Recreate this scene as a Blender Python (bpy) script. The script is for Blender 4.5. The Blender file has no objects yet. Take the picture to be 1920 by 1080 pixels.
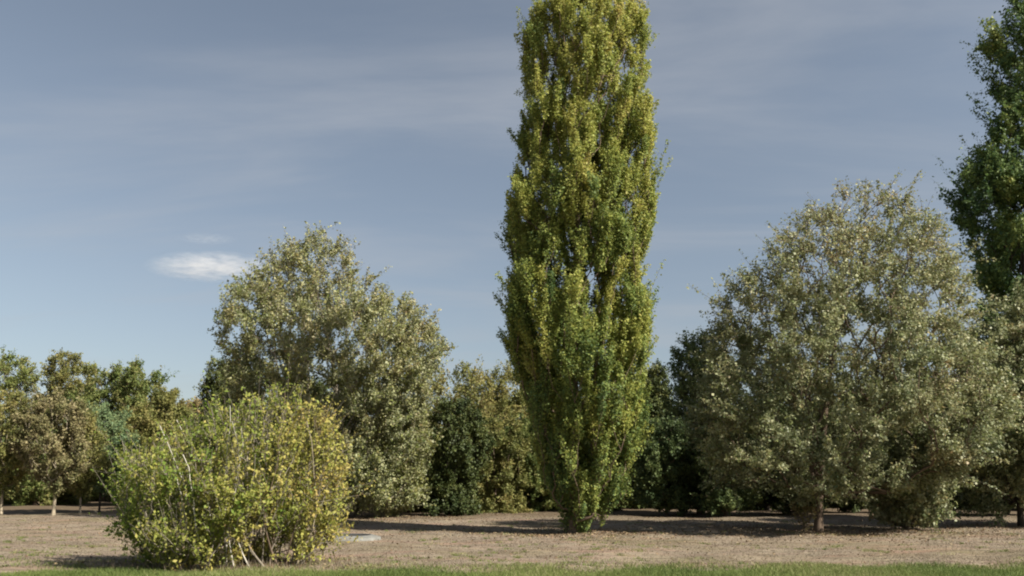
import bpy, math, numpy as np
from mathutils import Vector

S = bpy.context.scene
COL = S.collection
RAD = math.radians

# ------------------------------------------------------------------ camera
F = 1507.0            # focal length in photo pixels (1920 wide)
PITCH = RAD(13.4)
CAM_Z = 2.5
cam_d = bpy.data.cameras.new("camera")
cam_d.sensor_width = 36.0
cam_d.lens = 36.0 * F / 1920.0
cam_d.clip_start = 0.1
cam_d.clip_end = 20000
cam = bpy.data.objects.new("camera", cam_d)
COL.objects.link(cam)
cam.location = (0, 0, CAM_Z)
cam.rotation_euler = (math.pi / 2 + PITCH, 0, 0)
S.camera = cam
CP, SP = math.cos(PITCH), math.sin(PITCH)


def at(u, v, Y):
    """world point seen at photo pixel u,v on the plane y = Y"""
    r, up = (u - 960) / F, (540 - v) / F
    t = Y / (CP - SP * up)
    return np.array([r * t, Y, CAM_Z + t * (SP + CP * up)])


def ground_at(u, v):
    r, up = (u - 960) / F, (540 - v) / F
    t = -CAM_Z / (SP + CP * up)
    return np.array([r * t, t * (CP - SP * up), 0.0])


def height(x, y):
    x = np.asarray(x, float); y = np.asarray(y, float)
    return (0.05 * np.sin(x * 0.31 + 1.3) * np.sin(y * 0.23 + 0.4)
            + 0.03 * np.sin(x * 0.83 + y * 0.57) + 0.02 * np.sin(x * 1.7 - y * 1.1 + 2.0))


# ------------------------------------------------------------------ helpers
def mesh_from(name, verts, faces_n, idx, mat, attrs=None, smooth=False):
    """verts (n,3); faces of constant size faces_n given as flat idx"""
    me = bpy.data.meshes.new(name)
    verts = np.ascontiguousarray(verts, dtype=np.float32)
    idx = np.ascontiguousarray(idx, dtype=np.int32).ravel()
    nf = len(idx) // faces_n
    me.vertices.add(len(verts)); me.vertices.foreach_set("co", verts.ravel())
    me.loops.add(len(idx)); me.loops.foreach_set("vertex_index", idx)
    me.polygons.add(nf)
    me.polygons.foreach_set("loop_start", np.arange(nf, dtype=np.int32) * faces_n)
    me.polygons.foreach_set("loop_total", np.full(nf, faces_n, dtype=np.int32))
    if smooth:
        me.polygons.foreach_set("use_smooth", np.ones(nf, dtype=bool))
    me.update(calc_edges=True)
    for k, a in (attrs or {}).items():
        at_ = me.attributes.new(k, 'FLOAT', 'FACE')
        at_.data.foreach_set("value", np.ascontiguousarray(a, dtype=np.float32))
    me.materials.append(mat)
    return me


def link(name, me, parent=None):
    o = bpy.data.objects.new(name, me)
    COL.objects.link(o)
    if parent is not None:
        o.parent = parent
    return o


def thing(name, loc, label, cat, group=None):
    o = bpy.data.objects.new(name, None)
    o.empty_display_size = 0.3
    COL.objects.link(o)
    o.location = loc
    o["label"] = label; o["category"] = cat
    if group: o["group"] = group
    return o


class Tubes:
    def __init__(self, sides=6):
        self.v, self.f, self.n, self.k = [], [], 0, sides

    def add(self, pts, radii, sides=None, cap=False):
        k = sides or self.k
        pts = np.asarray(pts, float); n = len(pts)
        tan = np.gradient(pts, axis=0)
        tan /= np.linalg.norm(tan, axis=1, keepdims=True) + 1e-9
        ref = np.array([0.31, 0.95, 0.05])
        a = np.cross(tan, ref); a /= np.linalg.norm(a, axis=1, keepdims=True) + 1e-9
        b = np.cross(tan, a)
        ang = np.arange(k) * 2 * math.pi / k
        ring = (a[:, None, :] * np.cos(ang)[None, :, None] + b[:, None, :] * np.sin(ang)[None, :, None])
        V = pts[:, None, :] + ring * np.asarray(radii)[:, None, None]
        self.v.append(V.reshape(-1, 3))
        i = np.arange(n - 1)[:, None] * k; j = np.arange(k)[None, :]; j2 = (j + 1) % k
        q = np.stack([i + j, i + j2, i + k + j2, i + k + j], -1).reshape(-1, 4) + self.n
        self.f.append(q); self.n += n * k

    def shoots(self, p0, p1, r0, r1):
        """many straight three-sided shoots at once"""
        m = len(p0)
        if m == 0: return
        d = p1 - p0; d = d / (np.linalg.norm(d, axis=1, keepdims=True) + 1e-9)
        a = np.cross(d, np.array([0.31, 0.95, 0.05])); a /= np.linalg.norm(a, axis=1, keepdims=True) + 1e-9
        b = np.cross(d, a)
        ang = np.arange(3) * 2 * math.pi / 3
        ring = a[:, None, :] * np.cos(ang)[None, :, None] + b[:, None, :] * np.sin(ang)[None, :, None]
        V = np.concatenate([p0[:, None, :] + ring * r0, p1[:, None, :] + ring * r1], axis=1)
        self.v.append(V.reshape(-1, 3))
        base = np.arange(m)[:, None, None] * 6
        q = np.array([[0, 1, 4, 3], [1, 2, 5, 4], [2, 0, 3, 5]])[None]
        self.f.append((base + q).reshape(-1, 4) + self.n); self.n += 6 * m

    def build(self, name, mat, parent, smooth=True):
        if not self.v: return None
        return link(name, mesh_from(name, np.concatenate(self.v), 4, np.concatenate(self.f), mat, smooth=smooth), parent)


# ------------------------------------------------------------------ materials
def nodes(name):
    m = bpy.data.materials.new(name); m.use_nodes = True
    nt = m.node_tree; nt.nodes.clear()
    out = nt.nodes.new("ShaderNodeOutputMaterial")
    return m, nt, out


def ramp(nt, stops, interp='LINEAR'):
    r = nt.nodes.new("ShaderNodeValToRGB"); r.color_ramp.interpolation = interp
    els = r.color_ramp.elements
    while len(els) < len(stops): els.new(0.5)
    for e, (p, c) in zip(els, stops):
        e.position = p; e.color = (*c, 1) if len(c) == 3 else c
    return r


def leaf_material(name, cols, back=None, back_mix=0.0, rough=0.6, trans=0.22, spec=0.25):
    m, nt, out = nodes(name); N = nt.nodes.new; L = nt.links.new
    a = N("ShaderNodeAttribute"); a.attribute_name = "tint"
    r = ramp(nt, [(i / (len(cols) - 1), c) for i, c in enumerate(cols)])
    L(a.outputs["Fac"], r.inputs[0])
    colour = r.outputs[0]
    if back is not None:
        g = N("ShaderNodeNewGeometry")
        mu = N("ShaderNodeMath"); mu.operation = 'MULTIPLY'; mu.inputs[1].default_value = back_mix
        L(g.outputs["Backfacing"], mu.inputs[0])
        mx = N("ShaderNodeMix"); mx.data_type = 'RGBA'; mx.inputs[7].default_value = (*back, 1)
        L(mu.outputs[0], mx.inputs[0]); L(colour, mx.inputs[6]); colour = mx.outputs[2]
    p = N("ShaderNodeBsdfPrincipled"); p.inputs["Roughness"].default_value = rough
    p.inputs["Specular IOR Level"].default_value = spec
    L(colour, p.inputs["Base Color"])
    t = N("ShaderNodeBsdfTranslucent"); L(colour, t.inputs["Color"])
    mix = N("ShaderNodeMixShader"); mix.inputs[0].default_value = trans
    L(p.outputs[0], mix.inputs[1]); L(t.outputs[0], mix.inputs[2]); L(mix.outputs[0], out.inputs[0])
    return m


def bark_material(name, c0, c1, scale=6):
    m, nt, out = nodes(name); N = nt.nodes.new; L = nt.links.new
    tc = N("ShaderNodeTexCoord"); mp = N("ShaderNodeMapping"); mp.inputs["Scale"].default_value = (scale, scale, scale * 0.3)
    L(tc.outputs["Object"], mp.inputs[0])
    n = N("ShaderNodeTexNoise"); n.inputs["Scale"].default_value = 1.0; n.inputs["Detail"].default_value = 6; n.inputs["Roughness"].default_value = 0.7
    L(mp.outputs[0], n.inputs[0])
    r = ramp(nt, [(0.3, c0), (0.7, c1)]); L(n.outputs[0], r.inputs[0])
    b = N("ShaderNodeBump"); b.inputs["Strength"].default_value = 0.6; b.inputs["Distance"].default_value = 0.03; L(n.outputs[0], b.inputs["Height"])
    p = N("ShaderNodeBsdfPrincipled"); p.inputs["Roughness"].default_value = 0.9; p.inputs["Specular IOR Level"].default_value = 0.2
    L(r.outputs[0], p.inputs["Base Color"]); L(b.outputs[0], p.inputs["Normal"]); L(p.outputs[0], out.inputs[0])
    return m


LM = {
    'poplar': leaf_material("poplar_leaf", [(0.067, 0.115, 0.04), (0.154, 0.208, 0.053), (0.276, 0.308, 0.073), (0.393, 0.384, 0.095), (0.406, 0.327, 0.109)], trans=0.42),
    'poplar_shaded': leaf_material("poplar_shaded_leaf", [(0.046, 0.092, 0.04), (0.099, 0.157, 0.048), (0.177, 0.227, 0.064), (0.311, 0.31, 0.086)], trans=0.3),  # poplar leaf darkened in colour to paint the tree's shaded side
    'shade_green': leaf_material("shade_green_leaf", [(0.039, 0.063, 0.024), (0.067, 0.1, 0.035), (0.105, 0.14, 0.046), (0.164, 0.186, 0.055)], trans=0.25),  # darker green, with the shade under the big trees put into the colour
    'silver': leaf_material("silver_leaf", [(0.069, 0.097, 0.031), (0.14, 0.168, 0.047), (0.224, 0.231, 0.07), (0.308, 0.267, 0.109), (0.336, 0.237, 0.125)],
                            back=(0.40, 0.40, 0.27), back_mix=0.42, rough=0.5, trans=0.32),
    'silver_right': leaf_material("silver_olive_leaf", [(0.07, 0.102, 0.043), (0.141, 0.173, 0.066), (0.218, 0.236, 0.09), (0.287, 0.261, 0.118), (0.311, 0.223, 0.109)],
                            back=(0.36, 0.37, 0.25), back_mix=0.42, rough=0.5, trans=0.32),
    'thicket': leaf_material("thicket_leaf", [(0.122, 0.196, 0.03), (0.221, 0.26, 0.051), (0.323, 0.309, 0.078), (0.412, 0.338, 0.098), (0.353, 0.235, 0.103)], trans=0.42),
    'green': leaf_material("green_leaf", [(0.062, 0.094, 0.03), (0.11, 0.15, 0.041), (0.174, 0.198, 0.057), (0.246, 0.226, 0.081)], trans=0.4),
    'bluegreen': leaf_material("bluegreen_leaf", [(0.074, 0.126, 0.065), (0.135, 0.203, 0.097), (0.203, 0.266, 0.124), (0.257, 0.28, 0.121)], trans=0.4),
    'russet': leaf_material("russet_leaf", [(0.08, 0.095, 0.036), (0.138, 0.135, 0.054), (0.19, 0.164, 0.076), (0.24, 0.2, 0.105)]),
    'olive': leaf_material("olive_leaf", [(0.076, 0.094, 0.028), (0.143, 0.154, 0.044), (0.211, 0.204, 0.063), (0.27, 0.226, 0.083)], trans=0.4),
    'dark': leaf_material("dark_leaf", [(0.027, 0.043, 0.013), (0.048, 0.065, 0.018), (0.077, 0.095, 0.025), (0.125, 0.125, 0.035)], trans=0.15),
    'tan': leaf_material("tan_leaf", [(0.110, 0.100, 0.036), (0.185, 0.150, 0.058), (0.25, 0.19, 0.08), (0.31, 0.22, 0.10)]),
}
BK = {
    'grey': bark_material("grey_bark", (0.10, 0.085, 0.065), (0.26, 0.23, 0.18)),
    'brown': bark_material("brown_bark", (0.07, 0.05, 0.035), (0.17, 0.125, 0.09)),
    'pale': bark_material("pale_bark", (0.28, 0.26, 0.22), (0.55, 0.52, 0.45)),
    'dark': bark_material("dark_bark", (0.025, 0.02, 0.016), (0.07, 0.055, 0.042)),
    'tan': bark_material("tan_bark", (0.20, 0.165, 0.115), (0.33, 0.285, 0.21)),
}


# ------------------------------------------------------------------ plants
def unit(v): return v / (np.linalg.norm(v, axis=-1, keepdims=True) + 1e-9)


def leaves_mesh(P, T, Nn, Ls, Ws):
    """diamond leaves, slightly folded: P centre, T along, Nn normal"""
    B = unit(np.cross(Nn, T)); T = unit(np.cross(B, Nn))
    l, w = Ls[:, None], Ws[:, None]
    V = np.stack([P - T * l * 0.5, P + B * w * 0.5 + Nn * w * 0.14 - T * l * 0.06, P + T * l * 0.5, P - B * w * 0.5 + Nn * w * 0.14 - T * l * 0.06], axis=1)
    return V.reshape(-1, 3), np.arange(len(P) * 4)


def plant(name, label, cat, base, outline, Y, leaf, bark, seed, n_clumps=120, clump=0.9, shoots=8, per_shoot=26,
          leaf_l=0.16, leaf_w=0.10, up=0.45, spread=0.55, shell=1.2, depth=0.95, elong=1.0, trunk_r=0.25, trunk_top=0.85,
          nb=0.55, tint=(0.45, 0.16, 0.16), tint_grad=None, edge=0.22, group=None, stems=None, shoot_r=0.012,
          branch_bark=None, droop=0.0, gap=0.0, lean=0.0, crown_shift=0.0, first_branch=None, tip_r=0.014, limb=0.42, airy=0.25, wild=0.10, merge=False, base_fill=0.3):
    rng = np.random.default_rng(seed)
    ol = sorted(((at(0, v, Y)[2], at(uL, v, Y)[0], at(uR, v, Y)[0]) for v, uL, uR in outline))
    oz = np.array([o[0] for o in ol]); oL = np.array([o[1] for o in ol]); oR = np.array([o[2] for o in ol])
    zb = float(height(base[0], base[1]))
    oz = np.maximum(oz, zb + 0.05)
    ph = rng.uniform(0, 6.28, 6)

    def section(z):
        L = np.interp(z, oz, oL); R = np.interp(z, oz, oR)
        return (L + R) / 2, (R - L) / 2

    # --- clump centres in the crown volume
    zs = np.linspace(oz[0], oz[-1], 200); _, aa = section(zs)
    cdf = np.cumsum(aa ** 1.3 + base_fill * aa.max()); cdf /= cdf[-1]
    C = []; CR = []
    tries = 0
    dmin = clump * 0.72
    while len(C) < n_clumps and tries < n_clumps * 40:
        tries += 1
        if tries % (n_clumps * 6) == 0: dmin *= 0.85
        z = np.interp(rng.random(), cdf, zs)
        cx, a = section(z)
        onedge = rng.random() < edge
        th = rng.uniform(0, 2 * math.pi)
        if onedge:
            th = rng.normal(0, 0.35) + (math.pi if rng.random() < 0.5 else 0)
            r = 1.0
        else:
            r = rng.random() ** (1 / (2 + shell))
        lobe = 1 + 0.12 * math.sin(3 * th + ph[0] + z * 0.7) + 0.08 * math.sin(5 * th - z * 1.3 + ph[1])
        lobe = min(lobe, 1.05)
        inset = clump * (0.55 if elong > 1.3 else 0.7)
        rx = max(a - inset, a * 0.35) * r * (1 if onedge else lobe); ry = max(a * depth - inset, a * 0.3) * r * lobe
        c = np.array([cx + rx * math.cos(th), base[1] + crown_shift + ry * math.sin(th), z])
        if gap > 0:
            g = (math.sin(c[0] * 0.9 + ph[2]) * math.sin(c[1] * 0.8 + ph[3]) * math.sin(c[2] * 0.85 + ph[4]))
            if g > 1 - gap: continue
        if C:
            d = np.asarray(C) - c; d[:, 2] /= elong
            if (d * d).sum(1).min() < dmin * dmin: continue
        C.append(c); CR.append(r)
    C = np.asarray(C); CR = np.asarray(CR); M = len(C)
    H = oz[-1] - zb
    # --- directions
    cxz, az = section(C[:, 2])
    out = np.stack([(C[:, 0] - cxz), (C[:, 1] - base[1] - crown_shift), np.zeros(M)], 1) / (az[:, None] + 0.3)
    topness = np.clip((C[:, 2] - oz[0]) / (oz[-1] - oz[0] + 1e-6), 0, 1)
    D = out * (1 - up) + np.array([0, 0, 1.0]) * (up + 0.25 * topness[:, None] - droop * (1 - topness[:, None]))
    D = unit(D + rng.normal(0, 0.12, (M, 3)))
    size = clump * rng.uniform(0.7, 1.25, M) * (0.8 + 0.2 * (1 - topness))

    # --- skeleton
    if stems is None:
        nt_ = 14
        zt = np.linspace(0, 1, nt_)
        ztop = zb + (oz[-1] - zb) * trunk_top
        tz = zb - 0.12 + (ztop - zb + 0.12) * zt
        tx, _ = section(np.maximum(tz, oz[0] + 0.3 * (oz[-1] - oz[0])))
        ker = np.ones(5) / 5
        txs = np.convolve(np.pad(tx, 2, mode='edge'), ker, mode='valid')
        w = np.clip(zt * 1.4, 0, 1) ** 1.2
        tx = base[0] * (1 - w) + txs * w + rng.normal(0, 0.05, nt_) * zt
        ty = base[1] + crown_shift * w + rng.normal(0, 0.06, nt_) * zt
        trunks = [np.stack([tx, ty, tz], 1)]
    else:
        trunks = stems
    node_p = []; parent = []
    trunk_ranges = []
    for t in trunks:
        s0 = len(node_p)
        for i, p in enumerate(t):
            node_p.append(p); parent.append(s0 + i - 1 if i else -1)
        trunk_ranges.append((s0, len(node_p)))
    nodes_p = np.zeros((len(node_p) + M * 6 + 10, 3)); cnt = len(node_p)
    nodes_p[:cnt] = np.asarray(node_p)
    axis_d = np.hypot(C[:, 0] - base[0], C[:, 1] - base[1]) + 0.2 * (C[:, 2] - zb)
    fb = zb + 0.04 * H if first_branch is None else zb + first_branch
    branches = []
    tip_node = np.zeros(M, int)
    k_up = 0.5 + 1.6 * up
    for ci in np.argsort(axis_d):
        start = C[ci] - D[ci] * size[ci] * 0.5 * elong
        d = nodes_p[:cnt] - start
        hor = np.hypot(d[:, 0], d[:, 1])
        want = start[2] - hor * k_up                         # branches rise outward
        dz = nodes_p[:cnt, 2] - want
        cost = hor * 1.0 + np.abs(dz) * 0.55 + (nodes_p[:cnt, 2] > start[2] + 0.1) * 4 + (nodes_p[:cnt, 2] < fb) * 30
        j = int(np.argmin(cost))
        p0, p3 = nodes_p[j], start
        dist = np.linalg.norm(p3 - p0)
        m1 = p0 + (p3 - p0) * 0.4 + np.array([0, 0, -0.06 * dist * (1 if up > .3 else -1)]) + rng.normal(0, 0.05 * dist, 3)
        m2 = p0 + (p3 - p0) * 0.75 + np.array([0, 0, -0.04 * dist * (1 if up > .3 else -1)]) + rng.normal(0, 0.035 * dist, 3)
        pts = [m1, m2, p3]
        ids = []; pr = j
        for q in pts:
            nodes_p[cnt] = q; parent.append(pr); ids.append(cnt); pr = cnt; cnt += 1
        branches.append([j] + ids); tip_node[ci] = ids[-1]
    load = np.zeros(cnt)
    load[tip_node] = 1
    for i in range(cnt - 1, -1, -1):
        if parent[i] >= 0: load[parent[i]] += load[i]
    rad = tip_r * np.maximum(load, 0.6) ** limb

    root = thing(name, (base[0], base[1], zb), label, cat, group)
    off = np.array([base[0], base[1], zb])
    for ti, (s0, s1) in enumerate(trunk_ranges):
        tb = Tubes(10 if stems is None else 6)
        t = nodes_p[s0:s1] - off
        q = np.linspace(0, 1, s1 - s0)
        tr = trunk_r if np.isscalar(trunk_r) else trunk_r[ti]
        rr = np.maximum(tr * (1 - q) ** 0.8, np.minimum(rad[s0:s1], tr)) * 1.0
        rr[0] *= 1.45
        if s1 - s0 > 3: rr[1] *= 1.08
        rr = np.maximum(rr, 0.012)
        tb.add(t, rr)
        if merge:
            for ids in branches: tb.add(nodes_p[ids] - off, np.minimum(rad[ids], trunk_r * 0.6), 5 if tb.k == 5 else tb.k)
        tb.build("trunk" if stems is None else "stem", BK[bark] if isinstance(bark, str) else BK[bark[ti]], root)
    br = Tubes(5)
    for ids in ([] if merge else branches):
        rr = rad[ids].copy(); rr[0] = min(rr[0], rr[1] * 1.25)
        br.add(nodes_p[ids] - off, np.minimum(rr, (trunk_r if np.isscalar(trunk_r) else max(trunk_r)) * 0.6))

    # --- shoots and leaves
    ns = np.maximum(3, (shoots * rng.uniform(0.7, 1.3, M) * (size / clump) ** 1.5)).astype(int)
    ci = np.repeat(np.arange(M), ns); K = len(ci)
    sd = unit(D[ci] + rng.normal(0, spread, (K, 3)))
    sl = size[ci] * elong * rng.uniform(0.55, 1.25, K)
    wl = rng.random(K) < wild                       # a few long thin shoots that stick out of the crown
    sl[wl] *= rng.uniform(1.4, 2.1, wl.sum())
    thin = np.where(wl, 0.45, 1.0) * (1 - airy * topness[ci]) * rng.uniform(0.45, 1.35, M)[ci]
    p0 = C[ci] - D[ci] * (size[ci] * 0.5 * elong * rng.uniform(0.3, 1.0, K))[:, None] + rng.normal(0, 0.10, (K, 3)) * size[ci][:, None]
    p1 = p0 + sd * sl[:, None]
    low = p1[:, 2] < zb + 0.1
    p1[low, 2] = zb + 0.1 + rng.random(low.sum()) * 0.15
    p0[:, 2] = np.maximum(p0[:, 2], zb + 0.08)
    if shoot_r > 0:
        br.shoots(p0 - off, p1 - off, shoot_r, shoot_r * 0.4)
    nl = np.maximum(3, per_shoot * thin * rng.uniform(0.6, 1.4, K) * (sl / (clump * elong))).astype(int)
    li = np.repeat(np.arange(K), nl); Q = len(li)
    t = rng.random(Q) ** 0.8 * 1.04
    pos = p0[li] + (p1 - p0)[li] * t[:, None] + rng.normal(0, 1, (Q, 3)) * (0.5 * leaf_l + 0.10 * np.minimum(size[ci], clump)[li] * np.where(wl, 0.5, 1.0)[li] * (1 - 0.5 * t))[:, None]
    pos[:, 2] = np.maximum(pos[:, 2], zb + 0.04)
    oc = unit(pos - C[ci][li] + out[ci][li] * 0.8 + np.array([0, 0, 0.35]))
    nn = unit(oc * nb + unit(rng.normal(0, 1, (Q, 3))))
    tt = unit(sd[li] * 0.6 + rng.normal(0, 0.7, (Q, 3)) + np.array([0, 0, -0.35]))
    lv = np.clip(rng.lognormal(0, 0.32, Q), 0.5, 1.9); Ls = leaf_l * lv; Ws = leaf_w * lv * rng.uniform(0.75, 1.2, Q)
    V, idx = leaves_mesh(pos - off, tt, nn, Ls, Ws)
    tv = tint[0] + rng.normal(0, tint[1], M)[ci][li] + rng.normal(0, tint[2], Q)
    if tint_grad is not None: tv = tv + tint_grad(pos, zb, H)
    flip = rng.random(Q) < 0.26            # leaves blown over show their underside
    I = idx.reshape(-1, 4); I[flip] = I[flip][:, ::-1]
    br.build("branches", BK[branch_bark or (bark if isinstance(bark, str) else bark[0])], root)
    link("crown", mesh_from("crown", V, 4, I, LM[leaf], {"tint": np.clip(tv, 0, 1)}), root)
    return root


def foot(u, Y): return (at(u, 540, Y)[0] * 0 + (u - 960) / F * (Y * CP + (-CAM_Z) * SP), Y)


def base_px(u, Y):
    """ground point below photo column u at distance Y"""
    # v where the ground is Y away
    depth = Y * CP - CAM_Z * SP
    return ((u - 960) / F * depth, Y)


# --- tall poplar in the middle
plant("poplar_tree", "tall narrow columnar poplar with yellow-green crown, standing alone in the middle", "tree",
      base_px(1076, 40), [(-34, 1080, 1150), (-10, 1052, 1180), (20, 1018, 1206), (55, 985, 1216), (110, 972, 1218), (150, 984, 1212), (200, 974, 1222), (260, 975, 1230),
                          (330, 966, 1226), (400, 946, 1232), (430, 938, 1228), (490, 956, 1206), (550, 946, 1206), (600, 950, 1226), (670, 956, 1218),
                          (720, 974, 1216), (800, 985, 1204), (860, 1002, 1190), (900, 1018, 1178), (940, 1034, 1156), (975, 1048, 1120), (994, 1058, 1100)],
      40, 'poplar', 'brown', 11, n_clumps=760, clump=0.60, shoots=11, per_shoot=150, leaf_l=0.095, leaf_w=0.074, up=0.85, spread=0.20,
      elong=2.5, shell=0.8, airy=0.1, wild=0.015, trunk_r=0.27, trunk_top=0.93, tint=(0.45, 0.12, 0.13), edge=0.26, nb=0.7, gap=0.12, base_fill=0.6,
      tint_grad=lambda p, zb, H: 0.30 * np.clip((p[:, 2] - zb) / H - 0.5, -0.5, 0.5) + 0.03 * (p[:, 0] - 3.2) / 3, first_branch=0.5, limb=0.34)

# --- poplar at the right edge
plant("poplar_tree", "green poplar with shade painted into its leaf colour, cut by the right edge of the photo, behind the olive-grey boughs", "tree",
      base_px(1956, 50), [(-150, 1925, 1975), (-60, 1905, 1995), (0, 1900, 2010), (40, 1885, 2020), (80, 1852, 2030), (120, 1848, 2040), (170, 1874, 2045), (220, 1880, 2050),
                          (260, 1838, 2060), (310, 1834, 2060), (370, 1796, 2070), (400, 1800, 2070), (450, 1822, 2070), (500, 1846, 2065), (560, 1850, 2050), (650, 1850, 2050), (800, 1870, 2020), (900, 1900, 1990)],
      50, 'poplar_shaded', 'dark', 23, n_clumps=360, clump=0.9, shoots=11, per_shoot=110, leaf_l=0.155, leaf_w=0.12, up=0.62, spread=0.36, airy=0.35, wild=0.14,
      elong=1.8, trunk_r=0.16, trunk_top=0.93, tint=(0.40, 0.14, 0.15), edge=0.35, shell=0.7, nb=0.7, gap=0.22, first_branch=0.5)

# --- silver-leaved tree left of the poplar
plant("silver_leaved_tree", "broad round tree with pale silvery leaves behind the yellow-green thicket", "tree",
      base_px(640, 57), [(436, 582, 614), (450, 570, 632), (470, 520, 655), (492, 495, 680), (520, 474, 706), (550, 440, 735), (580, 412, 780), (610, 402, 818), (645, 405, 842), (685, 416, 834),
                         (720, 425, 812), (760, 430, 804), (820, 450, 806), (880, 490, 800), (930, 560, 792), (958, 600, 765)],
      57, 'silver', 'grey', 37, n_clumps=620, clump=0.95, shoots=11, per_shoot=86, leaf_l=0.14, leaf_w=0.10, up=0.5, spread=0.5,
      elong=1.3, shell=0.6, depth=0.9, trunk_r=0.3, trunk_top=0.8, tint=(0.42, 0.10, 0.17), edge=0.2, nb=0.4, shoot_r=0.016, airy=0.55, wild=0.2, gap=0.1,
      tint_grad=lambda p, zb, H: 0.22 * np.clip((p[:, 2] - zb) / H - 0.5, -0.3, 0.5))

# --- big spreading tree on the right
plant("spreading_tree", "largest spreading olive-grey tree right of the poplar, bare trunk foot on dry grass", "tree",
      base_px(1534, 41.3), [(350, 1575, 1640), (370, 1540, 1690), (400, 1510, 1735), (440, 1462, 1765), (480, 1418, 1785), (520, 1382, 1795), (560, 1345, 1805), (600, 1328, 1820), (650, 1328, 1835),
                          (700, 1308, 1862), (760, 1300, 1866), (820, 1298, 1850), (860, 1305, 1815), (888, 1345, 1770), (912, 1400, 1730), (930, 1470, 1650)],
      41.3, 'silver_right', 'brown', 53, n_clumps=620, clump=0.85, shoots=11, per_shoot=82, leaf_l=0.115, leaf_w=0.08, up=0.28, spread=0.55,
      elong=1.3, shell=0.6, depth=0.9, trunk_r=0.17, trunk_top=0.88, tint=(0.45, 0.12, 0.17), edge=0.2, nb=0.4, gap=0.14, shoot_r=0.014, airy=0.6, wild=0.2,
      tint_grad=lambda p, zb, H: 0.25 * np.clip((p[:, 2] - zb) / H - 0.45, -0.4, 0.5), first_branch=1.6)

plant("spreading_tree", "olive-grey tree at the right edge, its drooping boughs over deep shade", "tree",
      base_px(1915, 46), [(548, 1885, 1935), (575, 1850, 1980), (620, 1815, 2030), (680, 1790, 2050), (740, 1775, 2060), (800, 1770, 2060), (850, 1774, 2055), (885, 1785, 2050), (915, 1800, 2040), (945, 1830, 2010)],
      46, 'silver_right', 'dark', 59, n_clumps=270, clump=0.95, shoots=11, per_shoot=84, leaf_l=0.13, leaf_w=0.09, up=0.3, spread=0.55,  # dark bark colour stands in for deep shade on this trunk
      elong=1.2, shell=1.0, trunk_r=0.15, trunk_top=0.85, tint=(0.42, 0.12, 0.17), edge=0.25, nb=0.45, first_branch=1.2, gap=0.1)

# --- thicket in the left foreground: one clump of many pale stems
rs = np.random.default_rng(5)
TY = 25.4
def stem_line(u0, u1, v1, dy0, dy1, n=9):
    b = base_px(u0, TY + dy0); p0 = np.array([b[0], b[1], float(height(*b)) - 0.08])
    e = at(u1, v1, TY + dy1)
    q = np.linspace(0, 1, n)[:, None]
    bow = np.sin(q * math.pi) * rs.normal(0, 0.17, (1, 3)) * np.array([1, 1, 0.2])
    return p0 * (1 - q) + e * q + bow + rs.normal(0, 0.03, (n, 3)) * q + np.sin(q * 2 * math.pi) * rs.normal(0, 0.09, (1, 3)) * np.array([1, 1, 0.1])
stem_spec = [(392, 300, 800, -.6, -1.6), (398, 345, 850, -1.2, -2.0), (402, 365, 830, -.5, -.9), (412, 330, 790, .2, .6), (432, 395, 770, -.7, -1.2), (440, 430, 760, -.9, -1.9), (425, 436, 790, -1.3, -2.1), (375, 330, 880, -1.1, -1.9), (470, 455, 800, -1.2, -2.0), (500, 480, 850, -1.3, -2.0),
             (465, 470, 750, 0, -.4), (478, 495, 735, .4, .8), (490, 500, 770, -.9, -1.4), (505, 535, 730, -.2, .0), (518, 560, 760, .3, .8), (524, 528, 800, -1.0, -1.5),
             (535, 590, 780, -.4, -.9), (545, 610, 820, .1, .5), (552, 575, 790, -.7, -1.2), (380, 250, 850, .3, .2), (420, 290, 830, .8, 1.2)]
plant("thicket", "big rounded thicket of pale stems with green to golden leaves at the grass verge", "shrub",
      base_px(460, TY), [(732, 515, 545), (750, 470, 580), (775, 425, 605), (812, 330, 628), (858, 245, 642), (900, 224, 648), (950, 230, 646), (1000, 248, 632), (1040, 266, 612), (1060, 280, 590), (1074, 296, 570)],
      TY, 'thicket', ['pale', 'pale', 'grey', 'pale', 'grey', 'pale', 'pale', 'pale', 'pale', 'grey', 'grey', 'grey', 'grey', 'brown', 'grey', 'brown', 'brown', 'grey', 'tan', 'grey', 'grey'], 71,
      n_clumps=385, clump=0.40, shoots=9, per_shoot=27, base_fill=0.45, leaf_l=0.092, leaf_w=0.06, up=0.66, spread=0.38, elong=1.9, shell=0.8, depth=0.8,
      trunk_r=[0.018 + 0.012 * rs.random() for _ in stem_spec], stems=[stem_line(*s) for s in stem_spec], branch_bark='grey',
      tint=(0.40, 0.13, 0.11), nb=0.45, edge=0.2, shoot_r=0.010, tip_r=0.010, gap=0.30, wild=0.24, airy=0.35,
      tint_grad=lambda p, zb, H: 0.07 * np.clip((p[:, 0] + 8.2) / 1.4, -2.2, 2.2) - 0.22 * np.clip((p[:, 2] - zb) / H - 0.62, 0, 1) * 2 * (p[:, 0] < -6.8))

# --- young trees in a row at the left
def round_outline(u, top, bottom, hw, n=9, squash=0.9, skirt=0.0):
    o = []; jr = np.random.default_rng(int(abs(u) * 7 + top * 3 + hw))
    jl = jr.normal(1.0, 0.13, n); jR = jr.normal(1.0, 0.13, n); sh = jr.normal(0, 0.06, 1)[0]
    for i in range(n):
        q = i / (n - 1)
        v = top + (bottom - top) * q
        w = hw * max(0.16, skirt if q > 0.5 else 0, math.sin(math.pi * (0.07 + 0.88 * q) ** squash) ** 0.65)
        o.append((v, u + (sh * hw) * (1 - q) - w * jl[i], u + (sh * hw) * (1 - q) + w * jR[i]))
    return o

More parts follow.
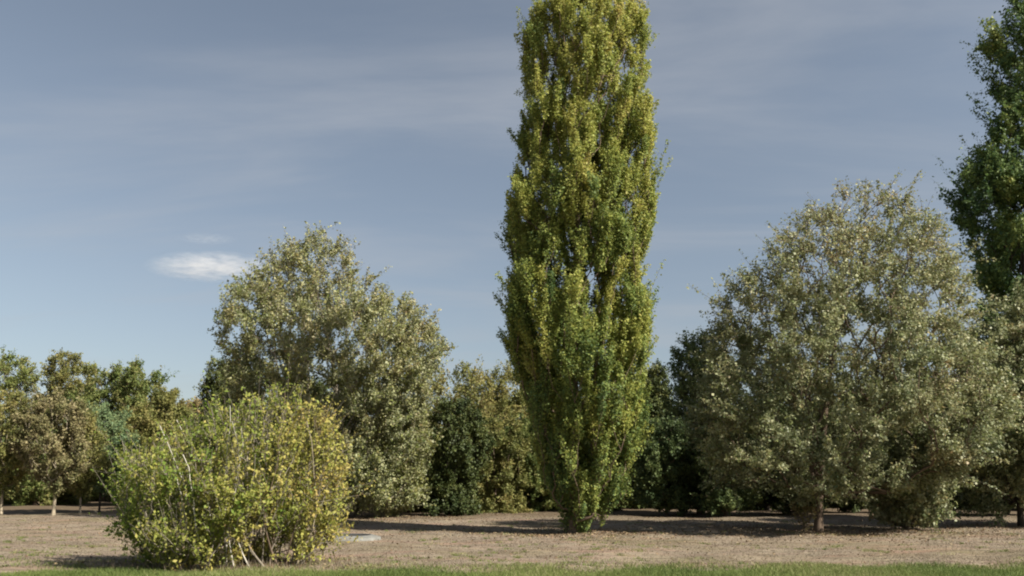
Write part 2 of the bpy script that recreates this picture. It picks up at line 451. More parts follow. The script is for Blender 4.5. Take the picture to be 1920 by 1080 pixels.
young = [
    (2, 61, 738, 915, 66, 'olive', 'tan', 101, "young tree with olive crown and pale trunk cut by the left edge", 0.10),
    (100, 60.5, 742, 925, 72, 'russet', 'tan', 102, "young tree with russet-brown crown on a straight pale trunk", 0.115),
    (150, 63, 775, 930, 50, 'olive', 'tan', 103, "slim young tree with thin pale trunk right of the russet tree", 0.07),
    (186, 66, 758, 925, 70, 'bluegreen', 'dark', 104, "young tree with blue-green crown on a thin dark trunk", 0.075),
]
for u, Y, top, bot, hw, lf, bk, sd, lab, tr in young:
    plant("young_tree", lab, "tree", base_px(u, Y), round_outline(u, top, bot, hw), Y, lf, bk, sd, n_clumps=110, clump=0.62, shoots=10, per_shoot=48,
          leaf_l=0.15, leaf_w=0.095, up=0.5, spread=0.5, elong=1.2, shell=1.0, trunk_r=tr, trunk_top=0.86, group="young trees planted in a row",
          tint=(0.55, 0.14, 0.18), first_branch=1.9, edge=0.2)

# --- tree belt behind
belt = [  # u, Y, top, bottom, half width, leaf, seed, name, label, clumps
    (22, 96, 668, 925, 66, 'green', 201, "belt_tree", "dark green tree behind the young olive tree, leftmost on the skyline"),
    (128, 98, 666, 925, 62, 'olive', 202, "belt_tree", "pointed olive-topped tree on the skyline above the russet young tree"),
    (192, 95, 684, 925, 56, 'green', 203, "belt_tree", "green bushy tree on the skyline between the pointed one and the see-through one"),
    (272, 93, 682, 925, 56, 'green', 204, "belt_tree", "green tree with see-through crown on the skyline left of the open sky gap"),
    (318, 84, 735, 925, 42, 'olive', 205, "belt_tree", "olive tree below the see-through green one, beside the sky gap"),
    (256, 80, 768, 925, 56, 'olive', 206, "belt_tree", "brownish-olive tree standing just above the left end of the thicket"),
    (362, 97, 752, 930, 42, 'tan', 207, "belt_tree", "low pinkish-tan tree at the bottom of the sky gap"),
    (424, 69, 682, 945, 58, 'dark', 208, "belt_tree", "dark tree peeping out at the lower left of the silvery tree"),
    (65, 82, 800, 938, 66, 'green', 209, "belt_tree", "dark bushy tree filling the gap between the pale trunks"),
    (862, 82, 698, 945, 112, 'olive', 210, "belt_tree", "olive-green tree between the silvery tree and the tall poplar"),
    (955, 84, 702, 945, 100, 'olive', 211, "belt_tree", "olive tree half hidden by the left flank of the tall poplar"),
    (1085, 86, 730, 935, 90, 'green', 212, "belt_tree", "green tree hidden behind the foot of the tall poplar"),
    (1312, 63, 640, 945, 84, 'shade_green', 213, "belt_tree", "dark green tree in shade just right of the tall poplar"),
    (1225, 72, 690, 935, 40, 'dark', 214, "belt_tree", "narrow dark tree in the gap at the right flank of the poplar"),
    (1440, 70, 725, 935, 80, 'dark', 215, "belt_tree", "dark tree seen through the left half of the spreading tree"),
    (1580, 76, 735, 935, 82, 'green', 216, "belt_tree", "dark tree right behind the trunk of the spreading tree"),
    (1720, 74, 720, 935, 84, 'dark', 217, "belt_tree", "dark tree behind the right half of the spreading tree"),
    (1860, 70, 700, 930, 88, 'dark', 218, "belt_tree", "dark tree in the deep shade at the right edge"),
    (560, 86, 720, 935, 88, 'green', 219, "belt_tree", "green tree hidden behind the silvery tree"),
    (700, 84, 720, 935, 80, 'olive', 220, "belt_tree", "olive tree hidden behind the right of the silvery tree"),
    (1990, 68, 690, 930, 90, 'green', 221, "belt_tree", "green tree beyond the right edge"),
    (-90, 94, 680, 925, 70, 'olive', 222, "belt_tree", "olive tree beyond the left edge"),
]
for u, Y, top, bot, hw, lf, sd, nm, lab in belt:
    far = Y > 78
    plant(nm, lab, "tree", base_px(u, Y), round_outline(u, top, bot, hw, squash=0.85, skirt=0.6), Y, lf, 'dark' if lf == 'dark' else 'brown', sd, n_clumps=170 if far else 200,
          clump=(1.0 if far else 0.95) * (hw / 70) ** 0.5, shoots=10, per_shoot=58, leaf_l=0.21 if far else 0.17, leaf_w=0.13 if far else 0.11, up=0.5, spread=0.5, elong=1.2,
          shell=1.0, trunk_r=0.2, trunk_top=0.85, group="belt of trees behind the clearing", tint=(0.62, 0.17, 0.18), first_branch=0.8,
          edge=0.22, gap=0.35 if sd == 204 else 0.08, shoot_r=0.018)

# --- shrubs under the trees
shrubs = [
    (848, 60, 752, 958, 66, 'dark', 301, "tall near-black evergreen shrub between the silvery tree and the tall poplar"),
    (928, 64, 790, 960, 66, 'olive', 302, "olive shrub at the woodland edge left of the tall poplar's foot"),
    (1005, 66, 780, 956, 66, 'green', 303, "green shrub in shade behind the left of the poplar's foot"),
    (765, 66, 780, 958, 62, 'olive', 304, "olive shrub under the right side of the silvery tree"),
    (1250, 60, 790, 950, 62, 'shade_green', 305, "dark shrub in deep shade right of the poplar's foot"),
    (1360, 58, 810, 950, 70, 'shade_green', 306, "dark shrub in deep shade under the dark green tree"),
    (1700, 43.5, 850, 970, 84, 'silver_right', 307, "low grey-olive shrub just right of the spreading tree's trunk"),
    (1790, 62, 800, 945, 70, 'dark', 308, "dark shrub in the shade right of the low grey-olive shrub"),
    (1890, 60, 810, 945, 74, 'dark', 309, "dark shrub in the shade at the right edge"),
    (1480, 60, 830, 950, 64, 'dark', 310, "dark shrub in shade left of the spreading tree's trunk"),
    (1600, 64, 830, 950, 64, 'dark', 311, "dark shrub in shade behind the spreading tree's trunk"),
    (25, 88, 855, 945, 46, 'olive', 312, "low olive shrub between the first two pale trunks"),
    (128, 86, 865, 945, 44, 'olive', 313, "low olive shrub behind the thin pale trunk"),
    (240, 84, 850, 944, 46, 'russet', 314, "russet shrub at the left edge of the thicket"),
    (1120, 68, 840, 950, 60, 'dark', 315, "dark shrub behind the foot of the tall poplar"),
    (650, 70, 820, 955, 56, 'olive', 316, "olive shrub behind the golden end of the thicket"),
]
for u, Y, top, bot, hw, lf, sd, lab in shrubs:
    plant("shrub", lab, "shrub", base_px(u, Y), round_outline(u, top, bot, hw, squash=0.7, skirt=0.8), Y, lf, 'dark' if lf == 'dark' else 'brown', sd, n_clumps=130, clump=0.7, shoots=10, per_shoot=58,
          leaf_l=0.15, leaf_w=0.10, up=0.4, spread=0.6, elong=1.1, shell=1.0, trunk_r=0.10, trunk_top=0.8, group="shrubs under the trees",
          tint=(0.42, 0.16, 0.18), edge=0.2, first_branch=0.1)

# --- the shaded woodland edge behind: one shrub beside the other
rr_ = np.random.default_rng(77)
for row, (u0, u1, st, Y0, t0) in enumerate(((650, 2080, 62, 72, 835), (-120, 640, 60, 98, 862), (600, 2080, 74, 80, 800))):
    for k, u in enumerate(np.arange(u0, u1, st)):
        Yk = Y0 + rr_.uniform(-2, 2); uu = u + rr_.uniform(-14, 14); hw = st * rr_.uniform(0.6, 0.85)
        gv = 540 - F * math.tan(math.atan2(-CAM_Z, Yk) - PITCH)
        plant("edge_shrub", "bushy shrub in the unbroken shaded row at the woodland edge", "shrub", base_px(uu, Yk), round_outline(uu, t0 + rr_.uniform(-22, 18), gv - 1, hw, squash=0.6, skirt=0.85), Yk,
              ['dark', 'green', 'olive', 'olive'][int(rr_.integers(0, 4))], 'dark', 700 + row * 60 + k, n_clumps=60, clump=0.9, shoots=9, per_shoot=24, leaf_l=0.27, leaf_w=0.18, up=0.4, spread=0.6,
              elong=1.1, shell=1.0, trunk_r=0.08, trunk_top=0.8, group="row of shrubs at the woodland edge", tint=(0.4, 0.16, 0.18), edge=0.2, first_branch=0.1, shoot_r=0.0, merge=True)

# --- dry sapling at the foot of the spreading tree
plant("sapling", "small half-dry sapling leaning beside the spreading tree's trunk foot", "sapling", base_px(1508, 40.8),
      [(950, 1480, 1535), (965, 1484, 1540), (980, 1494, 1528), (992, 1502, 1516)], 40.8, 'tan', 'brown', 401, n_clumps=22, clump=0.3, shoots=6, per_shoot=7,
      leaf_l=0.11, leaf_w=0.07, up=0.5, spread=0.6, trunk_r=0.03, trunk_top=0.8, tint=(0.3, 0.15, 0.2), shoot_r=0.006, first_branch=0.1)

# --- distant woodland that reads as one mass
rng = np.random.default_rng(900)
n = 90000
x = rng.uniform(-130, 130, n); d = rng.uniform(0, 14, n)
topz = 7.2 + 1.2 * np.sin(x * 0.21 + 1) + 0.9 * np.sin(x * 0.53 + 2) + 0.7 * np.sin(x * 1.1)
q = rng.random(n) ** 0.8
bulge = np.abs(np.sin(x * 0.33 + 0.6)) * 3
pos = np.stack([x, 112 + d * q - bulge * (1 - q), q * topz], 1) + rng.normal(0, 0.3, (n, 3))
pos[:, 2] = np.maximum(pos[:, 2], 0.1)
V, idx = leaves_mesh(pos, unit(rng.normal(0, 1, (n, 3))), unit(rng.normal(0, 1, (n, 3)) + np.array([0, -0.5, 0.5])), rng.uniform(0.4, 0.8, n), rng.uniform(0.3, 0.6, n))
o = link("woodland", mesh_from("woodland", V, 4, idx, LM['green'], {"tint": np.clip(0.4 + 0.25 * np.sin(x * 0.4) + rng.normal(0, 0.2, n), 0, 1)}))
o["kind"] = "stuff"; o["label"] = "far dark woodland closing the view behind the tree belt"; o["category"] = "woodland"

# ------------------------------------------------------------------ ground
def coords(*segs):
    return np.unique(np.concatenate([np.linspace(a, b, k) for a, b, k in segs]))
gx = coords((-3000, -200, 12), (-200, -60, 30), (-60, 60, 241), (60, 200, 30), (200, 3000, 12))
gy = coords((-300, 0, 12), (0, 18, 18), (18, 70, 130), (70, 130, 40), (130, 400, 12), (400, 5000, 14))
X, Yg = np.meshgrid(gx, gy)
fade = np.clip((140 - np.abs(X)) / 60, 0, 1) * np.clip((150 - Yg) / 40, 0, 1)
Z = height(X, Yg) * fade
nx, ny = len(gx), len(gy)
i = (np.arange(ny - 1)[:, None] * nx + np.arange(nx - 1)[None, :])
fi = np.stack([i, i + 1, i + nx + 1, i + nx], -1).reshape(-1, 4)

m, nt, out = nodes("dry_grass_ground"); N = nt.nodes.new; L = nt.links.new
tc = N("ShaderNodeTexCoord")
def noise(scale, detail=5, rough=0.6, sc=(1, 1, 1)):
    mp = N("ShaderNodeMapping"); mp.inputs["Scale"].default_value = sc; L(tc.outputs["Object"], mp.inputs[0])
    t = N("ShaderNodeTexNoise"); t.inputs["Scale"].default_value = scale; t.inputs["Detail"].default_value = detail; t.inputs["Roughness"].default_value = rough
    L(mp.outputs[0], t.inputs[0]); return t
def mixc(fac, a, b):
    mx = N("ShaderNodeMix"); mx.data_type = 'RGBA'
    L(fac, mx.inputs[0])
    for s, v in ((6, a), (7, b)):
        if isinstance(v, tuple): mx.inputs[s].default_value = (*v, 1)
        else: L(v, mx.inputs[s])
    return mx.outputs[2]
big = noise(0.16, 4); mid = noise(0.9, 6, 0.65, (0.6, 1, 1)); fine = noise(13, 6, 0.7, (0.6, 1, 1))
r1 = ramp(nt, [(0.32, (0.122, 0.098, 0.071)), (0.5, (0.185, 0.154, 0.112)), (0.68, (0.249, 0.208, 0.16))]); L(fine.outputs[0], r1.inputs[0])
r2 = ramp(nt, [(0.46, (0, 0, 0)), (0.56, (1, 1, 1))]); L(mid.outputs[0], r2.inputs[0])
c = mixc(r2.outputs[0], r1.outputs[0], (0.16, 0.125, 0.094))
r3 = ramp(nt, [(0.48, (0, 0, 0)), (0.68, (0.75, 0.75, 0.75))]); L(big.outputs[0], r3.inputs[0])
c = mixc(r3.outputs[0], c, (0.108, 0.095, 0.046))
red = noise(0.33, 5, 0.7, (0.5, 1.4, 1)); r4 = ramp(nt, [(0.52, (0, 0, 0)), (0.66, (0.6, 0.6, 0.6))]); L(red.outputs[0], r4.inputs[0])
c = mixc(r4.outputs[0], c, (0.215, 0.130, 0.095))
stk = noise(1.5, 6, 0.7, (0.28, 1.5, 1)); r5 = ramp(nt, [(0.36, (0.68, 0.68, 0.68)), (0.5, (1, 1, 1)), (0.66, (1.42, 1.38, 1.32))]); L(stk.outputs[0], r5.inputs[0])
ml = N("ShaderNodeMix"); ml.data_type = 'RGBA'; ml.blend_type = 'MULTIPLY'; ml.inputs[0].default_value = 1.0; L(c, ml.inputs[6]); L(r5.outputs[0], ml.inputs[7]); c = ml.outputs[2]
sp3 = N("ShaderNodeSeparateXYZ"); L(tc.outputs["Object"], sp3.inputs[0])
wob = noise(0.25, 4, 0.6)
def mm(op, a, b):
    t = N("ShaderNodeMath"); t.operation = op
    for k, v in ((0, a), (1, b)):
        if isinstance(v, (int, float)): t.inputs[k].default_value = v
        else: L(v, t.inputs[k])
    return t.outputs[0]
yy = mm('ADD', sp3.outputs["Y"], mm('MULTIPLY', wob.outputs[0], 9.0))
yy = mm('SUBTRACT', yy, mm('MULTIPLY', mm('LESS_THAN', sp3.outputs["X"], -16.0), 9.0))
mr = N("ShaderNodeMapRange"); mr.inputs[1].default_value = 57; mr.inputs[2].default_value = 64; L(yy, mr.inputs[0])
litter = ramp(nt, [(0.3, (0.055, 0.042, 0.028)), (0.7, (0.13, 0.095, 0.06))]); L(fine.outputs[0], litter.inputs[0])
c = mixc(mr.outputs[0], c, litter.outputs[0])  # darker wood floor: leaf mould, with tree shade also put into the colour
bm = N("ShaderNodeBump"); bm.inputs["Strength"].default_value = 0.25; bm.inputs["Distance"].default_value = 0.03; L(fine.outputs[0], bm.inputs["Height"])
p = N("ShaderNodeBsdfPrincipled"); p.inputs["Roughness"].default_value = 0.95; p.inputs["Specular IOR Level"].default_value = 0.15
L(c, p.inputs["Base Color"]); L(bm.outputs[0], p.inputs["Normal"]); L(p.outputs[0], out.inputs[0])
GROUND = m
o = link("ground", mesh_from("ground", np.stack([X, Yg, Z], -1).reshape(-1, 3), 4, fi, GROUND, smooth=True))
o["kind"] = "structure"; o["label"] = "dry tan mown field under the trees"

# green verge strip in the foreground
epx = [(-400, 1088), (0, 1080), (60, 1072), (120, 1066), (250, 1066), (400, 1073), (560, 1068), (800, 1067), (1200, 1064), (1500, 1062), (1920, 1060), (2300, 1060)]
eg = [ground_at(u, v) for u, v in epx]
ex = np.array([g[0] for g in eg]); ey = np.array([g[1] for g in eg])
def edge_y(x):
    return np.interp(x, ex, ey) + 0.12 * np.sin(x * 2.1) + 0.08 * np.sin(x * 5.3 + 1) + 0.05 * np.sin(x * 11.0)
def soil_edge(x): return edge_y(x) - 0.7 + 0.3 * np.sin(x * 1.3 + 2) * np.sin(x * 0.37)
vx = np.linspace(-40, 40, 500); rows = np.linspace(0, 1, 24)
VX = np.repeat(vx[None, :], 24, 0); VY = 6 + (soil_edge(vx)[None, :] - 6) * rows[:, None]
VZ = height(VX, VY) + 0.006 + 0.02 * np.minimum(1, (1 - rows[:, None]) * 8)
i = (np.arange(23)[:, None] * 500 + np.arange(499)[None, :])
fi = np.stack([i, i + 1, i + 501, i + 500], -1).reshape(-1, 4)
m, nt, out = nodes("verge_soil"); N = nt.nodes.new; L = nt.links.new
tc = N("ShaderNodeTexCoord")
f2 = noise(7, 6, 0.7); r = ramp(nt, [(0.35, (0.05, 0.075, 0.02)), (0.6, (0.10, 0.13, 0.035)), (0.75, (0.19, 0.17, 0.08))]); L(f2.outputs[0], r.inputs[0])
p = N("ShaderNodeBsdfPrincipled"); p.inputs["Roughness"].default_value = 0.95; p.inputs["Specular IOR Level"].default_value = 0.1
L(r.outputs[0], p.inputs["Base Color"]); L(p.outputs[0], out.inputs[0])
o = link("verge", mesh_from("verge", np.stack([VX, VY, VZ], -1).reshape(-1, 3), 4, fi, m, smooth=True))
o["kind"] = "structure"; o["label"] = "strip of green verge along the bottom of the view"


def blades(n, xr, yr, hmin, hmax, w, seed, keep=None, lean=0.5):
    g = np.random.default_rng(seed)
    y = yr[0] + (yr[1] - yr[0]) * g.random(n)
    x = g.uniform(-1, 1, n) * (xr[0] + (xr[1] - xr[0]) * (y - yr[0]) / (yr[1] - yr[0]))
    if keep is not None:
        k = keep(x, y, g); x, y = x[k], y[k]; n = len(x)
    z = height(x, y)
    h = g.uniform(hmin, hmax, n); th = g.uniform(0, 6.283, n); ln = g.normal(0, lean, (n, 2)) * h[:, None]
    dx, dy = np.cos(th) * w * 0.5, np.sin(th) * w * 0.5
    V = np.stack([np.stack([x - dx, y - dy, z], 1), np.stack([x + dx, y + dy, z], 1), np.stack([x + ln[:, 0], y + ln[:, 1], z + h], 1)], 1).reshape(-1, 3)
    return V, np.arange(3 * n), x, y, g


LM['verge'] = leaf_material("verge_blade", [(0.060, 0.090, 0.024), (0.110, 0.150, 0.038), (0.165, 0.190, 0.058), (0.29, 0.26, 0.14)], trans=0.3, spec=0.2)
LM['straw'] = leaf_material("straw_blade", [(0.104, 0.081, 0.055), (0.168, 0.133, 0.096), (0.236, 0.199, 0.149), (0.135, 0.119, 0.049)], trans=0.2, spec=0.15)
LM['litter'] = leaf_material("leaf_litter", [(0.08, 0.05, 0.03), (0.14, 0.09, 0.055), (0.20, 0.145, 0.08), (0.25, 0.20, 0.12)], trans=0.1, spec=0.2)

def keep_v(x, y, g):
    e = edge_y(x) - 0.35 + g.normal(0, 0.6, len(x)) + 0.7 * np.sin(x * 1.3 + 2) * np.sin(x * 0.37) - 0.2; dens = 0.65 + 0.35 * np.sin(x * 0.9 + np.sin(y * 1.3)) 
    return (y < e) & (g.random(len(x)) < np.clip(dens + 0.25, 0.45, 1))
V, idx, x, y, g = blades(210000, (15, 19), (20.5, 26.4), 0.05, 0.13, 0.018, 501, keep_v)
o = link("verge_grass", mesh_from("verge_grass", V, 3, idx, LM['verge'], {"tint": np.clip(0.45 + 0.2 * np.sin(x * 0.8 + 1) + g.normal(0, 0.2, len(x)), 0, 1)}))
o["kind"] = "stuff"; o["label"] = "short green grass along the verge"; o["category"] = "grass"

GM = ground_at(655, 1011)
def keep_d(x, y, g):
    d = 0.5 + 0.5 * np.sin(x * 0.7 + 1.7 * np.sin(y * 0.5)) * np.sin(y * 0.9 + np.sin(x * 0.4))
    return (y > edge_y(x) - 0.3) & (np.hypot(x - GM[0], y - GM[1]) > 1.4) & (g.random(len(x)) < 0.25 + 0.75 * d)
def near_thicket(x, y, g):
    d = np.hypot((x + 8.3) / 3.6, (y - 25.6) / 2.0)
    return g.random(len(x)) < np.exp(-((d - 0.85) / 0.3) ** 2)
Vt, it, xt, yt, gt = blades(14000, (14, 15), (23.4, 28.5), 0.08, 0.32, 0.014, 507, near_thicket, 0.35)
V, idx, x, y, g = blades(260000, (17, 42), (24.0, 62), 0.015, 0.045, 0.03, 502, keep_d, 2.2)
V = np.concatenate([V, Vt]); idx = np.concatenate([idx, it + 3 * len(x)]); x = np.concatenate([x, xt]); y = np.concatenate([y, yt])
o = link("dry_grass", mesh_from("dry_grass", V, 3, idx, LM['straw'], {"tint": np.clip(0.45 + 0.22 * np.sin(x * 0.5 + y * 0.9 + 1.5 * np.sin(x * 0.23)) * np.sin(y * 1.7 + np.sin(x * 0.9)) + g.normal(0, 0.2, len(x)), 0, 1)}))
o["kind"] = "stuff"; o["label"] = "dry mown straw-coloured grass of the field"; o["category"] = "grass"

wg = np.random.default_rng(508)
nw = 900
cy_w = 24.6 + 30 * wg.random(nw) ** 2.2; cx_w = wg.uniform(-1, 1, nw) * cy_w * 0.72
kw = (cy_w > edge_y(cx_w) - 0.6) & (np.hypot(cx_w - GM[0], cy_w - GM[1]) > 1.6) & (np.sin(cx_w * 0.35 + 1) + np.sin(cy_w * 0.8 + cx_w * 0.1) > -0.5); cx_w, cy_w = cx_w[kw], cy_w[kw]; nw = len(cx_w)
wi = np.repeat(np.arange(nw), 34); rw = (wg.uniform(0.06, 0.32, nw) * (0.6 + 0.8 * (cy_w < 27)))[wi]
wx = cx_w[wi] + wg.normal(0, 1, len(wi)) * rw; wy = cy_w[wi] + wg.normal(0, 1, len(wi)) * rw * 0.8; wz = height(wx, wy)
wh = wg.uniform(0.03, 0.10, len(wi)); wth = wg.uniform(0, 6.283, len(wi)); wl = wg.normal(0, 0.6, (len(wi), 2)) * wh[:, None]
V = np.stack([np.stack([wx - np.cos(wth) * 0.012, wy - np.sin(wth) * 0.012, wz], 1), np.stack([wx + np.cos(wth) * 0.012, wy + np.sin(wth) * 0.012, wz], 1), np.stack([wx + wl[:, 0], wy + wl[:, 1], wz + wh], 1)], 1).reshape(-1, 3)
o = link("field_weeds", mesh_from("field_weeds", V, 3, np.arange(len(V)), LM['verge'], {"tint": np.clip(wg.uniform(0.2, 1.0, nw)[wi] + wg.normal(0, 0.15, len(wi)), 0, 1)}))
o["kind"] = "stuff"; o["label"] = "small green weeds and tufts scattered over the dry field"; o["category"] = "weeds"
g = np.random.default_rng(503)
sp = [((3.05, 40), 4.5, 2500), ((15.6, 41.3), 7, 4000), ((-12, 56), 8, 3000), ((-8.6, 26), 3.0, 1800), ((26, 46), 8, 2500), ((0, 55), 25, 4000), ((-3, 33), 22, 1500)]
PP = np.concatenate([np.array(c) + g.normal(0, 1, (k, 2)) * np.array([s * 0.6, s * 0.45]) for c, s, k in sp])
PP = PP[(PP[:, 1] > edge_y(PP[:, 0]) - 0.6) & (np.hypot(PP[:, 0] - GM[0], PP[:, 1] - GM[1]) > 1.4)]
n = len(PP)
P3 = np.concatenate([PP, (height(PP[:, 0], PP[:, 1]) + g.uniform(0.015, 0.05, n))[:, None]], 1)
V, idx = leaves_mesh(P3, unit(g.normal(0, 1, (n, 3)) * np.array([1, 1, 0.3])), unit(g.normal(0, 0.45, (n, 3)) + np.array([0, 0, 1])), g.uniform(0.06, 0.13, n), g.uniform(0.05, 0.09, n))
o = link("leaf_litter", mesh_from("leaf_litter", V, 4, idx, LM['litter'], {"tint": g.random(n)}))
o["kind"] = "stuff"; o["label"] = "fallen brown leaves scattered under the trees"; o["category"] = "leaf litter"

# ------------------------------------------------------------------ concrete manhole
def concrete(name, c0, c1):
    m, nt, out = nodes(name); N = nt.nodes.new; L = nt.links.new
    tc = N("ShaderNodeTexCoord"); t = N("ShaderNodeTexNoise"); t.inputs["Scale"].default_value = 5; t.inputs["Detail"].default_value = 7; t.inputs["Roughness"].default_value = 0.7
    L(tc.outputs["Object"], t.inputs[0]); r = ramp(nt, [(0.3, c0), (0.7, c1)]); L(t.outputs[0], r.inputs[0])
    b = N("ShaderNodeBump"); b.inputs["Strength"].default_value = 0.4; b.inputs["Distance"].default_value = 0.02; L(t.outputs[0], b.inputs["Height"])
    p = N("ShaderNodeBsdfPrincipled"); p.inputs["Roughness"].default_value = 0.9
    L(r.outputs[0], p.inputs["Base Color"]); L(b.outputs[0], p.inputs["Normal"]); L(p.outputs[0], out.inputs[0]); return m
CONC = concrete("weathered_concrete", (0.085, 0.084, 0.074), (0.185, 0.185, 0.168))
IRON = concrete("dark_iron", (0.014, 0.015, 0.016), (0.035, 0.036, 0.036))

def lathe(profile, k=48):
    ang = np.arange(k) * 2 * math.pi / k
    pr = np.array(profile)
    V = np.stack([pr[:, 0][:, None] * np.cos(ang), pr[:, 0][:, None] * np.sin(ang), np.repeat(pr[:, 1][:, None], k, 1)], -1).reshape(-1, 3)
    i = np.arange(len(pr) - 1)[:, None] * k; j = np.arange(k)[None, :]; j2 = (j + 1) % k
    return V, np.stack([i + j, i + j2, i + k + j2, i + k + j], -1).reshape(-1, 4)
gm = GM
mh = thing("manhole", (gm[0], gm[1], float(height(gm[0], gm[1])) + 0.045), "round grey concrete manhole collar set in the dry grass beside the thicket", "manhole")
V, fi = lathe([(1.36, -0.1), (1.34, 0.03), (1.22, 0.065), (1.0, 0.125), (0.93, 0.13), (0.915, 0.126), (0.912, 0.0)])
link("collar", mesh_from("collar", V, 4, fi, CONC), mh)
V, fi = lathe([(0.908, 0.0), (0.907, 0.124), (0.87, 0.126), (0.865, 0.03), (0.85, 0.028), (0.84, 0.0)])
link("rim", mesh_from("rim", V, 4, fi, IRON), mh)
V, fi = lathe([(0.835, 0.0), (0.832, 0.022), (0.81, 0.026), (0.4, 0.028), (0.02, 0.028), (0.001, 0.028)])
lid = link("lid", mesh_from("lid", V, 4, fi, CONC), mh)

# ------------------------------------------------------------------ light and sky
to_sun = Vector((0.86, -0.51, 0)).normalized()
EL = RAD(41)
sun_d = bpy.data.lights.new("sun", 'SUN'); sun_d.energy = 5.0; sun_d.angle = RAD(0.53); sun_d.color = (1.0, 0.93, 0.82)
sun = bpy.data.objects.new("sun", sun_d); COL.objects.link(sun)
vec = Vector((to_sun.x * math.cos(EL), to_sun.y * math.cos(EL), math.sin(EL)))
sun.rotation_euler = vec.to_track_quat('Z', 'Y').to_euler(); sun.location = (30, -20, 60)

w = bpy.data.worlds.new("World"); S.world = w; w.use_nodes = True
nt = w.node_tree; nt.nodes.clear(); N = nt.nodes.new; L = nt.links.new
out = N("ShaderNodeOutputWorld"); bg = N("ShaderNodeBackground"); bg.inputs["Strength"].default_value = 0.052
sky = N("ShaderNodeTexSky"); sky.sky_type = 'NISHITA'; sky.sun_disc = False; sky.sun_elevation = EL
sky.sun_rotation = math.atan2(to_sun.x, to_sun.y); sky.air_density = 1.0; sky.dust_density = 0.9; sky.ozone_density = 1.0
hs = N("ShaderNodeHueSaturation"); hs.inputs["Saturation"].default_value = 0.68; hs.inputs["Hue"].default_value = 0.494; hs.inputs["Value"].default_value = 0.97; L(sky.outputs[0], hs.inputs["Color"])
tc = N("ShaderNodeTexCoord")
sx = N("ShaderNodeSeparateXYZ"); L(tc.outputs["Generated"], sx.inputs[0])
mz = N("ShaderNodeMath"); mz.operation = 'MAXIMUM'; mz.inputs[1].default_value = 0.05; L(sx.outputs["Z"], mz.inputs[0])
def mth(op, a, b=None):
    t = N("ShaderNodeMath"); t.operation = op
    for k, v in ((0, a), (1, b)):
        if v is None: continue
        if isinstance(v, (int, float)): t.inputs[k].default_value = v
        else: L(v, t.inputs[k])
    return t.outputs[0]
cx = mth('DIVIDE', sx.outputs["X"], mth('ADD', mz.outputs[0], 0.12)); cy = mth('DIVIDE', sx.outputs["Y"], mth('ADD', mz.outputs[0], 0.12))
cb = N("ShaderNodeCombineXYZ"); L(cx, cb.inputs[0]); L(cy, cb.inputs[1])
mp = N("ShaderNodeMapping"); mp.inputs["Rotation"].default_value = (0, 0, RAD(12)); mp.inputs["Scale"].default_value = (0.55, 1.5, 1); mp.inputs["Location"].default_value = (3.1, 1.4, 0); L(cb.outputs[0], mp.inputs[0])
nz = N("ShaderNodeTexNoise"); nz.inputs["Scale"].default_value = 1.25; nz.inputs["Detail"].default_value = 7; nz.inputs["Roughness"].default_value = 0.55; nz.inputs["Distortion"].default_value = 0.5
L(mp.outputs[0], nz.inputs[0])
cr = ramp(nt, [(0.42, (0, 0, 0)), (0.8, (0.42, 0.42, 0.42))], 'EASE'); L(nz.outputs[0], cr.inputs[0])
mx = N("ShaderNodeMix"); mx.data_type = 'RGBA'; L(cr.outputs[0], mx.inputs[0]); L(hs.outputs[0], mx.inputs[6]); mx.inputs[7].default_value = (4.6, 4.7, 4.9, 1)
el = N("ShaderNodeMapRange"); el.inputs[1].default_value = 0.0; el.inputs[2].default_value = 0.42; el.inputs[3].default_value = 0.80; el.inputs[4].default_value = 1.0; L(sx.outputs["Z"], el.inputs[0])
vm = N("ShaderNodeVectorMath"); vm.operation = 'SCALE'; L(mx.outputs[2], vm.inputs[0]); L(el.outputs[0], vm.inputs["Scale"])
L(vm.outputs[0], bg.inputs["Color"]); L(bg.outputs[0], out.inputs["Surface"])

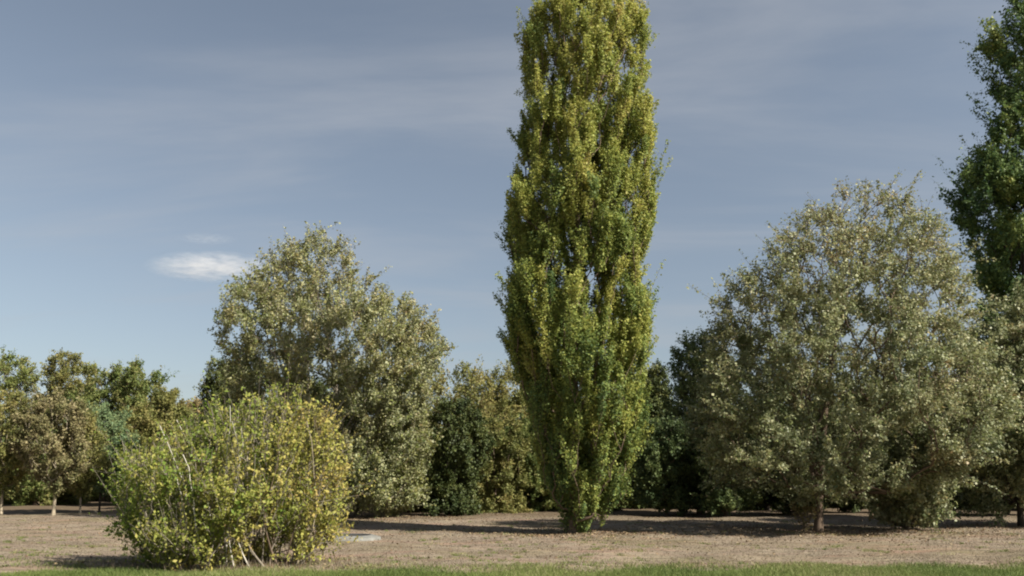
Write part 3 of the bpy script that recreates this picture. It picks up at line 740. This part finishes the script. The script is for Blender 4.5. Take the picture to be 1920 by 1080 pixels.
# small white cloud, far away
def cloud(u0, v0, wpx, hpx, Y, dens, seed, label):
    c = at(u0, v0, Y); sxx = wpx / F * Y * 0.5; szz = hpx / F * Y * 0.5; syy = sxx * 0.5
    k1, k2 = 40, 20
    th = np.linspace(0, 2 * math.pi, k1, endpoint=False); phi = np.linspace(0.02, math.pi - 0.02, k2)
    TH, PH = np.meshgrid(th, phi)
    V = np.stack([np.cos(TH) * np.sin(PH) * sxx, np.sin(TH) * np.sin(PH) * syy, np.cos(PH) * szz], -1)
    V *= (1 + 0.08 * np.sin(5 * TH + 2 * PH) + 0.06 * np.sin(9 * TH - 3 * PH))[..., None]
    i = np.arange(k2 - 1)[:, None] * k1; j = np.arange(k1)[None, :]; j2 = (j + 1) % k1
    fi = np.stack([i + j, i + k1 + j, i + k1 + j2, i + j2], -1).reshape(-1, 4)
    m, nt, out = nodes("cloud_vapour"); N = nt.nodes.new; L = nt.links.new
    tc = N("ShaderNodeTexCoord")
    mp = N("ShaderNodeMapping"); mp.inputs["Scale"].default_value = (1 / sxx, 1 / syy, 1 / szz); L(tc.outputs["Object"], mp.inputs[0])
    ln = N("ShaderNodeVectorMath"); ln.operation = 'LENGTH'; L(mp.outputs[0], ln.inputs[0])
    fall = N("ShaderNodeMapRange"); fall.inputs[1].default_value = 0.95; fall.inputs[2].default_value = 0.1; fall.inputs[3].default_value = 0; fall.inputs[4].default_value = 1; L(ln.outputs["Value"], fall.inputs[0])
    m2 = N("ShaderNodeMapping"); m2.inputs["Scale"].default_value = (3.4 / sxx, 3.4 / sxx, 16 / sxx); m2.inputs["Location"].default_value = (seed, 0, 0); L(tc.outputs["Object"], m2.inputs[0])
    nz = N("ShaderNodeTexNoise"); nz.inputs["Scale"].default_value = 1.6; nz.inputs["Detail"].default_value = 5; nz.inputs["Roughness"].default_value = 0.6; L(m2.outputs[0], nz.inputs[0])
    rr = N("ShaderNodeMapRange"); rr.inputs[1].default_value = 0.40; rr.inputs[2].default_value = 0.70; L(nz.outputs[0], rr.inputs[0])
    a = N("ShaderNodeMath"); a.operation = 'MULTIPLY'; L(fall.outputs[0], a.inputs[0]); L(rr.outputs[0], a.inputs[1])
    b = N("ShaderNodeMath"); b.operation = 'MULTIPLY'; b.inputs[1].default_value = dens; L(a.outputs[0], b.inputs[0])
    pv = N("ShaderNodeVolumePrincipled"); pv.inputs["Color"].default_value = (0.98, 0.98, 0.98, 1); pv.inputs["Anisotropy"].default_value = 0.2
    L(b.outputs[0], pv.inputs["Density"]); L(pv.outputs[0], out.inputs["Volume"])
    o = link("cloud", mesh_from("cloud", V.reshape(-1, 3), 4, fi, m, smooth=True))
    o.location = c; o["label"] = label; o["category"] = "cloud"
cloud(388, 448, 130, 22, 1400, 0.012, 7.0, "faint small wisp of cloud just above the white streak")
cloud(396, 500, 280, 62, 1400, 0.034, 3.0, "small white streak of cloud in the blue sky left of the silvery tree")

# ------------------------------------------------------------------ render settings
S.view_settings.view_transform = 'Standard'; S.view_settings.look = 'None'
S.view_settings.exposure = 1.2; S.view_settings.gamma = 1.0
S.render.engine = 'CYCLES'
cy_ = S.cycles
cy_.max_bounces = 9; cy_.diffuse_bounces = 6; cy_.glossy_bounces = 2; cy_.transmission_bounces = 5; cy_.transparent_max_bounces = 8; cy_.volume_bounces = 2
cy_.use_denoising = True
cy_.pixel_filter_type = 'BLACKMAN_HARRIS'; cy_.filter_width = 2.05

print("FACES", sum(len(m.polygons) for m in bpy.data.meshes))
